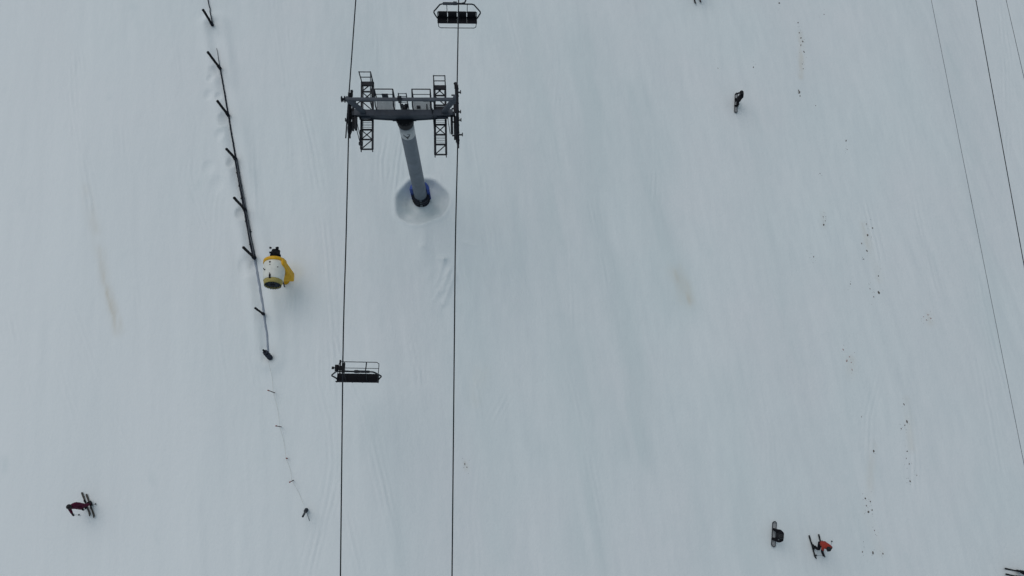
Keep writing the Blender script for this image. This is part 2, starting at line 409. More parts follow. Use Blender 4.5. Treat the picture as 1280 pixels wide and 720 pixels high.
for k in range(3): b.lathe([(.62+.4*k, .60), (.62+.36*k, .635), (.68+.36*k, .635), (.68+.36*k, .60)], tb, ax, 32, True, 92, 268)
b.build('pad_strap', 'rubber', tw)
# foundation
b = MB(); b.lathe([(-.7, .9), (.0, .85), (.04, .8), (.04, .3)], tb, (0, 0, 1), 28)
for k in range(12):
    a = k/12*2*math.pi; b.tube([Vector((math.cos(a)*.68, math.sin(a)*.68, 0)), Vector((math.cos(a)*.68, math.sin(a)*.68, .16))], .03, 6)
b.build('foundation', 'band', tw)
# crossarm
b = MB(); hw = 2.32
b.prism([(p[0]+OFF.x, p[1]+OFF.z) for p in [(-hw, .20), (hw, .20), (hw, -.12), (.62, -.36), (-.62, -.36), (-hw, -.12)]], OFF.y-.13, OFF.y+.13)
b.box(T(0, 0, .215), (2*hw+.06, .34, .03))
for sx in (-1, 1):
    b.bar(T(sx*.6, 0, -.37), T(sx*hw, 0, -.135), .36, .03)
b.box(T(0, 0, -.377), (1.25, .42, .03))
for sx in (-1, 1):
    b.box(T(sx*hw, 0, .03), (.04, .46, .44)); b.bar(T(sx*2.2, 0, .02), T(sx*2.72, 0, .02), .22, .26)
    b.box(T(sx*2.0, .0, -.06), (.5, .42, .2))
b.build('crossarm', 'arm', tw)
# lifting frame
b = MB()
b.bar(T(-2.82, 0, 1.68), T(2.72, 0, 1.68), .15, .15)
lf = b.build('lifting_frame', 'galv', tw)
for sx in (-1, 1):
    b = MB()
    b.bar(T(sx*2.1, .02, .24), T(sx*2.66, .02, 1.62), .16, .26, up=(1, 0, 0))
    b.bar(T(sx*2.66, .02, 1.3), T(sx*2.7, .05, 1.95 if sx > 0 else 1.75), .14, .2)
    b.box(T(sx*2.3, .0, .26), (.55, .34, .05))
    b.build('frame_arm', 'galv', lf)
b = MB(); b.lathe([(0, .0), (0, .15), (.05, .15), (.05, .07), (.16, .07), (.16, .17), (.2, .17), (.2, 0)], T(-3.0, 0, 1.68), (1, 0, 0), 16)
b.tube([T(-2.93, 0, 1.45), T(-2.93, 0, 1.98)], .025, 6); b.build('frame_pulley', 'dark', lf)
b = MB(); b.lathe([(-.1, .0), (-.1, .1), (.1, .1), (.1, 0)], T(-.08, .0, 1.84), (1, 0, 0), 12); b.box(T(-.08, 0, 1.62), (.16, .2, .34)); b.tube([T(-.08, 0, 1.5), T(-.05, .1, .7)], .02, 6); b.box(T(-.03, .12, .75), (.12, .1, .3))
b.build('hoist', 'dark', lf)
# catwalks
def catwalk(xc, y0, y1, side, braces):
    zf = -.38; w = .30
    b = MB(); c0 = xc-w; c1 = xc+w
    for x in (c0, c1):
        b.box(T(x, (y0+y1)/2, zf), (.10, y1-y0, .13))
        b.box(T(x+(.05 if x < xc else -.05), (y0+y1)/2-.0, zf-.22), (.03, (y1-y0)*.94, .05))
    n = len(braces); st_ = (y1-y0)/n
    for k in range(n+1): b.box(T(xc, y0+k*st_, zf-.01), (2*w, .075, .07))
    for k, br in enumerate(braces):
        ya, yb = y0+k*st_, y0+(k+1)*st_
        if br in 'X/': b.bar(T(c0, ya, zf), T(c1, yb, zf), .05, .04)
        if br in 'X\\': b.bar(T(c0, yb, zf-.04), T(c1, ya, zf-.05), .05, .04)
        if br == '#':
            for q in range(6): b.box(T(xc, ya+st_*(q+.5)/6, zf), (2*w, .014, .03))
        if br == 'O': b.box(T(xc, (ya+yb)/2+.08, zf), (2*w-.04, st_*.45, .035))
    # tapered tail brackets
    for x in (c0, c1): b.bar(T(x, y0+.1, zf), T(x, y0-.14, zf-.05), .05, .08)
    cw = b.build('catwalk', 'dark', tw)
    b = MB()
    yN = y1-.02
    for x in (c0, c1):
        b.tube([T(x, yN, zf), T(x, yN+.02, zf+1.12)], .03, 7)
    for z in (.58, 1.12): b.tube([T(c0, yN, zf+z), T(c1, yN, zf+z)], .026, 7)
    b.box(T(xc, yN-.12, zf+.07), (2*w+.04, .24, .13))
    b.build('end_railing', 'dark', cw); b = MB()
    xi = c1 if side < 0 else c0           # inboard hand rail
    for y in np.linspace(y1-.05, .35, 3): b.tube([T(xi, y, zf), T(xi, y, zf+1.1)], .024, 6)
    for z in (.58, 1.1): b.tube([T(xi, y1-.05, zf+z), T(xi, .32, zf+z)], .022, 6)
    b.build('railing', 'dark', cw)
    xo = c0 if side < 0 else c1
    b = MB()
    for yy in (y0+.1, y0+.85): b.tube([T(xo, yy, zf), T(xo, yy, zf+.5)], .022, 6)
    b.tube([T(xo, y0+.1, zf+.5), T(xo, y0+.85, zf+.5)], .02, 6)
    b.build('railing', 'dark', cw)
    return cw
catwalk(-1.98, -1.80, 2.06, -1, '/X#O\\X/').__setitem__('label', 'lattice catwalk under the left cable')
catwalk(1.90, -2.12, 1.86, 1, '/#X#O\\X').__setitem__('label', 'lattice catwalk under the right cable')
# stays
for a_, b2, r2 in (((-2.62, -.25, .1), (-2.32, -1.5, -.3), .022), ((-2.5, -.2, .1), (-2.25, -1.5, -.3), .018), ((-2.5, .45, .2), (-2.2, .95, -.2), .03),
                  ((1.52, .2, .3), (1.62, -1.7, -.35), .018), ((2.32, -.3, 0), (2.42, -.95, -.35), .02), ((1.48, .35, 1.4), (1.5, -.1, .2), .018), ((1.05, .75, .0), (1.62, .9, -.3), .03)):
    b = MB(); b.tube([T(*a_), T(*b2)], r2, 6); b.build('stay_rod', 'dark', tw)
b = MB(); b.box(T(-2.3, -1.5, -.35), (.2, .16, .14)); b.build('stay_bracket', 'dark', tw)
# work platforms behind the crossarm
def platform(x0, x1, extra):
    b = MB(); z = .02; y0, y1 = .2, .82
    for k in range(13): b.box(T((x0+x1)/2, y0+(y1-y0)*(k+.5)/13, z), (x1-x0, .022, .04))
    for x in (x0, x1): b.box(T(x, (y0+y1)/2, z-.01), (.05, y1-y0+.06, .09))
    b.box(T((x0+x1)/2, y1+.02, z), (x1-x0, .05, .1))
    p = b.build('work_platform', 'grating', tw)
    b = MB()
    for x in (x0, x1):
        b.tube([T(x, y0, z), T(x-.02, y0+.02, z+.5), T(x-.0, y0+.25, z+1.0), T(x, y1, z+1.18)], .034, 7)
        b.tube([T(x, y1, z), T(x, y1, z+1.18)], .034, 7)
    b.tube([T(x0, y1, z+1.18), T(x1, y1, z+1.18)], .03, 7); b.tube([T(x0, y1, z+.62), T(x1, y1, z+.62)], .02, 7)
    b.build('railing', 'dark', p)
    b = MB()
    if extra == 'panel': b.box(T(x0+.5*(x1-x0), y1+.02, z+.42), (.32, .04, .42))
    else:
        b.box(T(x0+.28, .34, z+.12), (.2, .12, .16)); b.build('tool_box', 'dark', p); b = MB(); b.box(T(x0+.72, .36, z+.14), (.06, .22, .2))
    b.build('tool_box', 'arm' if extra == 'panel' else 'dark', p)
platform(-1.42, -.48, 'panel'); platform(.50, 1.44, 'box')
# ladder
b = MB()
for x in (-.2, .2):
    b.tube([Vector((x, .62, 1.0)), T(x-.0, .62, .0), T(x, .62, 1.15)], .03, 6)
nr = 44
for k in range(nr):
    t = k/(nr-1); p = Vector((0, .62, 1.2)).lerp(T(0, .62, 1.1), t); b.tube([p-Vector((.2, 0, 0)), p+Vector((.2, 0, 0))], .02, 5)
b.build('ladder', 'galv', tw)
b = MB(); b.box(T(.06, .30, .12), (.3, .16, .1)); b.tube([T(-.15, .4, .2), T(.05, .3, .4), T(.2, .35, .2)], .035, 6); b.box(T(.16, .42, .25), (.2, .1, .14)); b.build('junction_box', 'dark', tw)
# sheave trains
def sheaves(sx, y0, y1, n, label):
    xc = sx*2.83; zc = .07
    b = MB(); st_ = (y1-y0)/(n-1)
    for k in range(0, n, 2):
        ya = y0+k*st_; b.box(T(xc-sx*.09, ya+st_/2, zc-.05), (.05, st_*1.1+.16, .13))
    b.box(T(xc-sx*.16, (y0+y1)/2-.1, zc-.14), (.10, (y1-y0)*.86, .2))
    b.box(T(xc-sx*.31, -.42, zc-.1), (.13, (y1-y0)*.44, .34))
    for k in range(4): b.box(T(xc-sx*.2, y0+(y1-y0)*(k+.4)/3.8, zc-.12), (.22, .06, .08))
    tr = b.build('sheave_train', 'dark', tw); tr['label'] = label
    for k in range(n):
        w = MB(); o = T(xc, y0+k*st_, zc)
        w.lathe([(-.075, 0), (-.075, .2), (-.07, .23), (-.03, .205), (.03, .205), (.07, .23), (.075, .2), (.075, 0)], o, (1, 0, 0), 18)
        w.lathe([(-.09, 0), (-.09, .04), (.09, .04), (.09, 0)], o, (1, 0, 0), 8)
        w.build('sheave_wheel', 'rubber', tr)
    cs_ = ((y1-.3, .22), (-.45, .26)) if sx < 0 else ((y1-.3, .30), (.02, .26), (-.45, .28), (y0+.22, .40))
    for yy, l in cs_:
        c = MB(); c.box(T(xc+sx*.04, yy, zc+.18), (l, .07, .06)); c.box(T(xc+sx*(.04+l/2), yy, zc+.22), (.05, .16, .12)); c.build('cable_catcher', 'dark', tr)
    c = MB(); c.tube([T(xc-sx*.1, y1+.15, zc), T(xc-sx*.16, y1+.3, zc+.1)], .03, 6); c.build('guide_horn', 'dark', tr)
    for dy_, dx_ in ((y0-.25, 0), (y1+.22, -sx*.08)):
        c = MB(); c.box(T(xc+dx_, dy_, zc-.05), (.12, .34, .15)); c.build('end_guard', 'dark', tr)
sheaves(-1, -.92, .98, 6, 'sheave train carrying the left cable')
sheaves(1, -1.5, 1.45, 8, 'sheave train carrying the right cable')

# ------------------------------------------------------------------ cables
def cable(name, pts, r, m, label, cat, group=None, n=8):
    # smooth polyline through world points
    P3 = [Vector(p) for p in pts]; out = []
    for a in range(len(P3)-1):
        p0, p1, p2, p3 = P3[max(a-1, 0)], P3[a], P3[a+1], P3[min(a+2, len(P3)-1)]
        if a == 0: p0 = p1-(p2-p1)
        if a == len(P3)-2: p3 = p2+(p2-p1)
        for k in range(10):
            t = k/10
            out.append(.5*((2*p1)+(p2-p0)*t+(2*p0-5*p1+4*p2-p3)*t*t+(-p0+3*p1-3*p2+p3)*t**3))
    out.append(P3[-1]); b = MB(); b.tube(out, r, n)
    o = b.build(name, m); tag(o, label, cat, group); return o
def world_T(x, y, z): return foot + tower_rot @ (Vector((x, y, z))+OFF)
def ext(a, b, L):                          # extend beyond b
    return Vector(b)+(Vector(b)-Vector(a)).normalized()*L
def haul(px_pts, sx, label):
    n1 = world_T(sx*2.83, 1.2, .315); n2 = world_T(sx*2.83, -1.2, .315)
    up = [P(*p) for p in px_pts[0]]; dn = [P(*p) for p in px_pts[1]]
    pts = [ext(n1, up[-1], 90), up[-1]]+[n1, n2]+dn+[ext(dn[-2], dn[-1], 90)]
    return cable('haul_cable', pts, .033, 'cable', label, 'lift cable', 'steel haul cables of the chairlift')
haul([[(445, -4, 34.3)], [(432.5, 300, 34.7), (428.8, 440, 35.3), (425.5, 724, 37.0)]], -1, 'steel haul cable on the left side of the lift tower, carrying the lower chair')
haul([[(573.4, -4, 34.3)], [(569.3, 300, 34.7), (567.8, 440, 35.3), (565, 724, 37.0)]], 1, 'steel haul cable on the right side of the lift tower, carrying the upper chair')
def straight(pa, pb, Va, Vb, r, m, label):
    a = P(pa[0], pa[1], Va); c = P(pb[0], pb[1], Vb); mid = (a+c)/2
    return cable('overhead_wire', [ext(c, a, 120), a, mid, c, ext(a, c, 120)], r, m, label, 'overhead wire', 'wires of the neighbouring line at the right edge')
straight((1163.5, -3), (1281, 585), 36.5, 35.5, .0125, 'wire', 'thin grey overhead wire, leftmost and longest of the three wires at the right edge')
straight((1219.3, -3), (1282, 342), 36.0, 35.6, .021, 'cable', 'thick dark overhead cable, the middle one of three wires in the upper right')
straight((1257, -3), (1282, 106), 36.5, 36.0, .0125, 'wire', 'thin grey overhead wire cutting the upper right corner, shortest of three')

# ------------------------------------------------------------------ chairs
def chair(loc, rz, label, footf, footz, off, hang_side, hl, grip_side, proto_bar):
    sy = -.44 if proto_bar else 0.0          # how far the seat hangs behind the bail
    t = empty('lift_chair', loc, rz)       # origin: middle of the bail's top tube
    tag(t, label, 'lift chair', 'four seat chairs of the chairlift')
    b = MB(); rr = .042; yb = sy
    b.tube([(-1.16, .12+yb, -1.3), (-1.24, .10+yb*.8, -1.15), (-1.38, .06+yb*.55, -.80), (-1.37, .05+yb*.45, -.66), (-1.1, .02+yb*.1, -.22), (-1.0, .0, -.07), (-.86, 0, 0), (0, 0, 0), (.86, 0, 0), (1.0, 0, -.07), (1.1, .02+yb*.1, -.22), (1.37, .05+yb*.45, -.66), (1.38, .06+yb*.55, -.80), (1.24, .10+yb*.8, -1.15), (1.16, .12+yb, -1.3)], rr, 8)
    b.build('bail', 'dark', t)
    b = MB(); s = hang_side
    b.box((-s*.4, 0, .03), (.85, .13, .13)); b.box((-s*.12, 0, .06), (.2, .16, .17))
    b.build('suspension_sleeve', 'dark' if proto_bar else 'arm', t)
    b = MB()
    g = Vector((off, 0, hl))
    b.tube([(0, 0, .04), (s*.25, 0, .05), (s*.45, 0, .14), (s*.52, 0, .4), (s*.52+(g.x-s*.52)*.15, 0, hl*.6), (g.x+s*.02, 0, hl-.3), g], .045, 8)
    hg = b.build('hanger', 'dark', t)
    b = MB(); b.box(g+Vector((0, 0, .02)), (.16, .5, .16)); gs = grip_side
    b.box(g+Vector((gs*.12, 0, -.08)), (.30, .22, .22)); b.lathe([(-.16, 0), (-.16, .1), (.16, .1), (.16, 0)], g+Vector((gs*.36, 0, -.05)), (0, 1, 0), 12)
    b.lathe([(-.05, 0), (-.05, .07), (.05, .07), (.05, 0)], g+Vector((gs*.56, .0, -.05)), (1, 0, 0), 10); b.tube([g, g+Vector((gs*.6, 0, -.05))], .035, 6)
    b.tube([g+Vector((gs*.18, .32, 0)), g+Vector((gs*.18, -.3, -.06))], .04, 6); b.box(g+Vector((gs*.18, .32, 0)), (.09, .16, .1))
    b.build('cable_grip', 'rubber', t)
    # seat frame, pads
    b = MB(); b.tube([(-1.17, .42+sy, -1.28), (1.17, .42+sy, -1.28)], .03, 7); b.tube([(-1.17, .0+sy, -1.36), (1.17, .0+sy, -1.36)], .035, 7)
    b.tube([(-1.17, -.03+sy, -.86), (1.17, -.03+sy, -.86)], .025, 7)
    for x in (-1.17, -.29, .29, 1.17): b.tube([(x, .42+sy, -1.29), (x, .0+sy, -1.38), (x, -.05+sy, -1.2), (x, -.03+sy, -.84)], .025, 6)
    for x in (-.6, .6): b.tube([(x, 0, -.02), (x, -.03+sy, -.86)], .02, 6)
    b.build('seat_frame', 'dark', t)
    for k in range(4):
        x = -.862+.575*k
        c = MB(); rot = Matrix.Rotation(R(8), 3, 'X'); c.box((x, .21+sy, -1.28), (.568, .46, .10), rot); c.build('seat_pad', 'pad', t)
        c = MB(); rot = Matrix.Rotation(R(4), 3, 'X'); c.box((x, -.015+sy, -1.04), (.535, .09, .46), rot); c.build('backrest_pad', 'pad', t)
    # restraint bar with foot rest
    b = MB(); f = footf; z = footz
    b.tube([(-1.15, .05+sy, -1.1), (-1.15, f-.22, z+.1), (-1.13, f-.08, z), (-1.02, f, z), (1.02, f, z), (1.13, f-.08, z), (1.15, f-.22, z+.1), (1.15, .05+sy, -1.1)], .022, 7)
    if proto_bar:
        b.tube([(-1.15, f-.36, z+.2), (1.15, f-.36, z+.2)], .018, 6)
        for x in (-.84, .42): b.tube([(x, f, z), (x, f-.5, z+.28)], .035, 7)
    b.build('restraint_bar', 'dark', t)
    return t
bl = P(443.3, 464.5, 37.4); gl = P(429.0, 460, 35.42)
rel = Matrix.Rotation(-yaw, 3, 'Z') @ (gl-bl)
print('left chair grip offset', rel)
chair(bl, yaw-R(2.5), 'empty four seat chair hanging from the left cable, below the tower', .66, -1.45, rel.x, -1, rel.z, -1, True).scale = (.955, 1, 1)
br = P(571.3, 5, 36.3); cpt = P(573.4, -4, 34.3)
lr = Matrix.Rotation(-yaw-math.pi, 3, 'Z') @ (cpt-br)
chair(br, yaw+math.pi, 'empty four seat chair hanging from the right cable, cut by the top edge', .46, -1.72, lr.x, -1, 1.95, 1, False)

# ------------------------------------------------------------------ fence posts, net, ropes
def upright(px, py, tpx, tpy, h=None):
    g = G(px, py); V = HC-g.z
    db = math.hypot(px-NAD[0], py-NAD[1]); dt = math.hypot(tpx-NAD[0], tpy-NAD[1])
    Vt = V*db/dt if h is None else V-h
    return g, P(tpx, tpy, Vt)
posts = [((266, 32), (254, 12.5), 'fence post, topmost of the row, cut off from the rolled net'), ((275.5, 86), (260, 65.5), 'fence post where the rolled net begins, second from the top'),
 ((286, 145), (272, 126.5), 'fence post, third from the top of the row'), ((295, 199), (283.3, 186.5), 'fence post where the rolled net turns thick, fourth from the top'),
 ((307, 263), (293, 247.5), 'fence post, fifth from the top, two above the snow gun'), ((318.5, 323), (304.5, 309.5), 'fence post beside the snow gun, ending the black net roll'),
 ((330, 393), (319.3, 385.3), 'fence post standing by the frosted net line below the snow gun')]
for k, (bp_, tp_, lab) in enumerate(posts):
    g, t = upright(*bp_, *tp_); e = empty('fence_post', g)
    tag(e, 'dark round '+lab, 'fence post', 'dark posts of the slope side fence')
    v = t-g; rr = .088 if k < 6 else .068; b = MB()
    n = 9; b.tube([v*(-.12)]+[v*(i_/n)+Vector((random.uniform(-.006, .006), random.uniform(-.006, .006), 0)) for i_ in range(n+1)], rr, 10); b.build('shaft', 'post', e)
    b = MB(); b.lathe([(0, rr+.008), (.05, rr+.008), (.07, 0)], v-v.normalized()*.03, v, 10); b.build('cap', 'rubber', e)
    b = MB()
    for q_ in range(4): b.lathe([(0, rr), (.01, rr+.03), (.05, rr+.03), (.06, rr)], v.normalized()*(.05+.09*q_), v, 10)
    b.build('tie_wrap', 'navy', e)
def on_ground(px_list, dz, step=.35, wob=.03):
    pts = []
    P2 = [G(*p) for p in px_list]
    for a, c in zip(P2[:-1], P2[1:]):
        n = max(2, int((c-a).length/step))
        for k in range(n):
            p = a.lerp(c, k/n); p.x += random.uniform(-wob, wob); p.z = gz(p.x, p.y)+dz; pts.append(p)
    e = P2[-1]; e.z += dz; pts.append(e); return pts
def lying(name, px_list, rs, m, label, cat, dz=.03, wob=.02, rib=0, group=None, step=.3):
    pts = on_ground(px_list, dz, step, wob); k = len(pts)
    if rib:
        rad = [rs[0]+(rs[1]-rs[0])*i_/(k-1)+(rib if i_ % 2 else -rib) for i_ in range(k)]
    else: rad = [rs[0]+(rs[1]-rs[0])*i_/(k-1) for i_ in range(k)]
    b = MB(); b.tube(pts, rad, 8); o = b.build(name, m); tag(o, label, cat, group); return o
lying('boundary_rope', [(259, -6), (263, 12), (266.5, 31)], (.035, .04), 'navy', 'dark cord running down from the top edge to the topmost fence post', 'rope', .1)
b_net = empty('rolled_net', G(286, 145)); tag(b_net, 'long black safety net rolled up along the feet of the fence posts', 'safety net')
def net_part(pxs, r0, r1, name, m='navy', dz=.05, wob=.006, rib=.003):
    pts = [p-b_net.location for p in on_ground(pxs, dz, .16, wob)]; k = len(pts)
    b = MB(); b.tube(pts, [r0+(r1-r0)*i_/(k-1)+(rib if i_ % 2 else -rib) for i_ in range(k)], 9); return b.build(name, m, b_net)
net_part([(271.5, 61), (275.3, 84)], .018, .03, 'net_cord', rib=.002, dz=.1)
net_part([(275.5, 86), (281, 116), (286, 145)], .050, .055, 'thin_roll')
net_part([(286, 145), (290.5, 172), (295, 198)], .05, .06, 'thin_roll')
net_part([(295, 198), (301, 232), (307, 263), (312, 291)], .105, .115, 'thick_roll', rib=.004, dz=.08)
net_part([(311.5, 289), (314, 303), (318.5, 323)], .10, .115, 'thick_roll', rib=.004, dz=.08)
pts = on_ground([(295, 200), (301, 233), (307, 264), (312, 290), (318, 322)], .17, .9, .03)
for p in pts: 
    c = p-b_net.location; b = MB(); b.lathe([(-.02, .13), (0, .15), (.02, .13)], c-Vector((0, 0, .09)), (.18, -1, 0), 8); b.build('tie_strap', 'rubber', b_net)
for rr2 in range(2):
    pp = on_ground([(296+rr2, 200), (302+rr2, 233), (308+rr2, 264), (312.6+rr2*.6, 290), (318, 320)], .20, .3, .05)
    b = MB(); b.tube([p-b_net.location for p in pp], .014, 5); b.build('edge_cord', 'wire', b_net)
lying('frosted_net', [(319, 325), (325, 358), (330, 392), (334, 420), (335.5, 440)], (.085, .06), 'netgrey', 'pale grey frosted net roll half buried below the black net', 'safety net', .01, .015, .008)
# wrapped bundle
g, t = upright(338.5, 448, 330, 438.5, .95); e = empty('net_bundle', g); tag(e, 'short post wrapped in bundled dark net, at the lower end of the frosted net', 'net bundle')
v = t-g; b = MB(); b.tube([v*-.1, v*1.12], .055, 8); b.build('stake', 'post', e)
b = MB(); b.tube([v*(i_/12)*.85 for i_ in range(13)], [.13+.03*math.sin(i_*2.2)+.03*math.sin(i_/12*3.14) for i_ in range(13)], 10); b.build('wrapped_net', 'padnavy', e)
b = MB()
for q_ in (.2, .45, .7): b.lathe([(-.02, .15), (0, .18), (.02, .15)], v*q_, v, 10)
b.build('strap', 'navy', e)
# small stakes of the rope line
marks = [((343.5, 491), (335.3, 488), 'small dark stake on the rope line, topmost of the four'), ((351.5, 533.5), (345.2, 532.4), 'small dark stake on the rope line, second from the top'),
 ((359.3, 572.8), (358.3, 572.9), 'tiny stub of a stake on the rope line, third from the top'), ((366.8, 600.3), (362.3, 602.6), 'small stake with reddish tip on the rope line, lowest of the four')]
for bp_, tp_, lab in marks:
    g, t = upright(*bp_, *tp_); v = t-g; e = empty('rope_stake', g); tag(e, lab, 'stake', 'small stakes of the thin rope line')
    b = MB(); b.tube([v*-.15, v*.5, v], .026, 7); b.build('shaft', 'stake', e)
    b = MB(); b.lathe([(-.06, .0), (-.05, .04), (.05, .04), (.06, 0)], v, v, 8); b.build('tip', 'red_tape', e)
line = [(337, 450), (343.5, 491), (351.5, 533.5), (359.3, 572.8), (366.8, 600.3), (383, 636)]
pts = []
for a, c in zip(line[:-1], line[1:]):
    A = G(*a); C = G(*c)
    for k in range(6):
        p = A.lerp(C, k/6); s = 4*(k/6)*(1-k/6); p.z = gz(p.x, p.y)+.35*(1-s)+.06; pts.append(p)
b = MB(); b.tube(pts, .006, 5); tag(b.build('boundary_rope', 'rope'), 'thin pale rope strung between the small stakes below the net bundle', 'rope')
g, t = upright(383.2, 636.8, 378.6, 645.6); v = t-g; e = empty('end_post', g); tag(e, 'grey wooden end post with tied rope at the bottom of the rope line', 'post')
b = MB(); b.tube([v*-.15, v*.5, v], [.07, .06, .06], 9); b.build('shaft', 'dark', e)
b = MB()
for q_ in range(4): b.lathe([(-.03, .07), (0, .12), (.03, .07)], v.normalized()*(.12+.08*q_), v, 10)
b.build('rope_coil', 'arm', e)
gg = G(387, 651); b = MB(); b.tube([v*.12, (gg-g)+Vector((0, 0, .03))], .016, 6); b.build('brace_cord', 'wire', e)

# ------------------------------------------------------------------ snow gun
g0 = G(356, 351); bc = P(342.5, 341, HC-g0.z-2.35)
gun = empty('snow_gun', g0); tag(gun, 'white and yellow fan snow gun beside the fence, pointing down the picture', 'snow gun')
c0 = bc-g0; tilt = R(15)
axv = Vector((.05, -math.cos(tilt), math.sin(tilt))).normalized()      # towards the mouth
b = MB()
b.lathe([(-.62, .60), (-.62, .645), (-.45, .66), (.0, .65), (.55, .60), (.60, .585), (.60, .55), (.2, .56), (-.6, .6)], c0, axv, 44); barrel = b.build('barrel', 'white', gun)
b = MB(); b.lathe([(-.80, .60), (-.84, .66), (-.80, .70), (-.64, .70), (-.60, .665), (-.60, .60)], c0, axv, 44); b.build('intake_ring', 'yellow', gun)
b = MB(); b.lathe([(.58, .55), (.60, .575), (.86, .515), (.885, .49), (.86, .47), (.60, .50)], c0, axv, 40); b.build('nozzle_ring', 'olive', gun)
sidev = axv.cross(Vector((0, 0, 1))).normalized(); upv = sidev.cross(axv)
b = MB(); b.lathe([(.70, .0), (.70, .48), (.72, .48), (.74, .0)], c0, axv, 30)
b.lathe([(.7, .16), (.86, .14), (.88, 0)], c0, axv, 20); mo = b.build('mouth_disc', 'rubber', gun)
for k in range(14):
    a = k/14*2*math.pi; d1 = sidev*math.cos(a)+upv*math.sin(a); w = MB(); w.bar(c0+axv*.80+d1*.16, c0+axv*.80+d1*.47, .035, .08, up=tuple(axv)); w.build('vane', 'galv', mo)
b = MB(); b.lathe([(.85, .475), (.88, .475), (.88, .495), (.85, .495)], c0, axv, 40)
for k in range(30):
    a = k/30*2*math.pi; d1 = sidev*math.cos(a)+upv*math.sin(a); b.tube([c0+axv*.86+d1*.49, c0+axv*.93+d1*.5], .016, 5)
b.build('nozzle', 'dark', gun)
# fittings
b = MB()
def onb(h, ang, r=.655): return c0+axv*h+(upv*math.cos(ang)+sidev*math.sin(ang))*r
for h, a, s in ((-.42, -.15 if False else .18, .055), (-.24, .16, .03), (-.1, .93, .04), (.03, .72, .04), (-.1, -.56, .03), (.36, .12, .025)):
    b = MB(); b.lathe([(-.03, 0), (-.03, s), (.03, s), (.03, 0)], onb(h, a), onb(h, a)-c0-axv*h, 10); b.build('bolt_head', 'rubber', barrel)
b = MB(); b.bar(onb(.44, .1, .625), onb(.66, .1, .58), .11, .06); b.bar(onb(.40, .1, .63), onb(.5, .1, .62), .06, .08)
b.build('fitting', 'rubber', barrel)
# rear motor and valve block
b = MB(); rb = c0-axv*.9
b.lathe([(-.30, .0), (-.30, .26), (.35, .28), (.35, 0)], rb-axv*.35+upv*.05, axv, 18)
for k in range(16):
    a = k/16*2*math.pi; d1 = sidev*math.cos(a)+upv*math.sin(a); b.bar(rb-axv*.36+upv*.05+d1*.3, rb-axv*.02+upv*.05+d1*.3, .025, .06, up=tuple(d1))
for q_ in range(9):
    p = rb-axv*random.uniform(.3, .8)+sidev*random.uniform(-.25, .25)+upv*random.uniform(.2, .42); b.box(p, (random.uniform(.08, .2), random.uniform(.08, .2), .12))
b.tube([rb-axv*.5+sidev*.1, rb-axv*.62+sidev*.14, rb-axv*.6+sidev*.14+Vector((0, 0, -.9))], .05, 8)
b.build('motor', 'rubber', gun)
b = MB()
for k in range(9):
    t_ = -.5+k/8; b.bar(rb+sidev*t_*1.1-upv*math.sqrt(max(.0, .3-t_*t_)), rb+sidev*t_*1.1+upv*math.sqrt(max(.0, .3-t_*t_)), .015, .015, up=tuple(axv))
b.lathe([(0, .60), (.0, .62), (.02, .62), (.02, .60)], rb+axv*.05, axv, 30); b.build('intake_grille', 'dark', gun)
# yellow flared pedestal cowl on the right, under the barrel
def quadpts(z, x0, x1, y0, y1): return [Vector((x0, y0, z)), Vector((x1, y0, z)), Vector((x1, y1, z)), Vector((x0, y1, z))]
cx_, cy_ = c0.x, c0.y
b = MB(); secs = [quadpts(c0.z+.30, cx_+.42, cx_+.62, cy_+.45, cy_+.85), quadpts(c0.z-.2, cx_+.42, cx_+.78, cy_+.10, cy_+.62), quadpts(c0.z-.95, cx_+.30, cx_+1.02, cy_-.32, cy_+.22), quadpts(c0.z-1.1, cx_+.3, cx_+.98, cy_-.30, cy_+.14)]
v = [p for s in secs for p in s]; f = [(0, 1, 2, 3), (12, 15, 14, 13)]
for k in range(3):
    for j in range(4): f.append((k*4+j, (k+1)*4+j, (k+1)*4+(j+1) % 4, k*4+(j+1) % 4))
b.add(v, f); cw = b.build('side_cowl', 'yellow', gun)
bv = cw.modifiers.new('bevel', 'BEVEL'); bv.width = .07; bv.segments = 3
b = MB(); b.tube([Vector((cx_+.1, cy_+.05, -.1)), Vector((cx_+.1, cy_+.05, c0.z-.6))], .11, 14); b.lathe([(0, .3), (.05, .3), (.05, .1)], Vector((cx_+.1, cy_+.05, .02)), (0, 0, 1), 16); b.build('mast', 'yellow', gun)
b = MB(); b.tube([c0-sidev*.60-upv*.30, c0-sidev*.5-Vector((0, 0, .6)), c0-Vector((0, 0, .85))+Vector((.1, .05, 0)), c0+sidev*.5-Vector((0, 0, .6)), c0+sidev*.60-upv*.3], .05, 8); b.build('yoke', 'yellow', gun)
for k in range(3):
    a = k/3*2*math.pi+.5; w = MB(); w.tube([Vector((cx_+.1, cy_+.05, .75)), Vector((cx_+.1+math.cos(a)*.45, cy_+.05+math.sin(a)*.45, .02))], .04, 7); w.lathe([(0, .1), (.03, .1), (.05, 0)], Vector((cx_+.1+math.cos(a)*.45, cy_+.05+math.sin(a)*.45, .0)), (0, 0, 1), 10); w.build('leg', 'galv', gun)

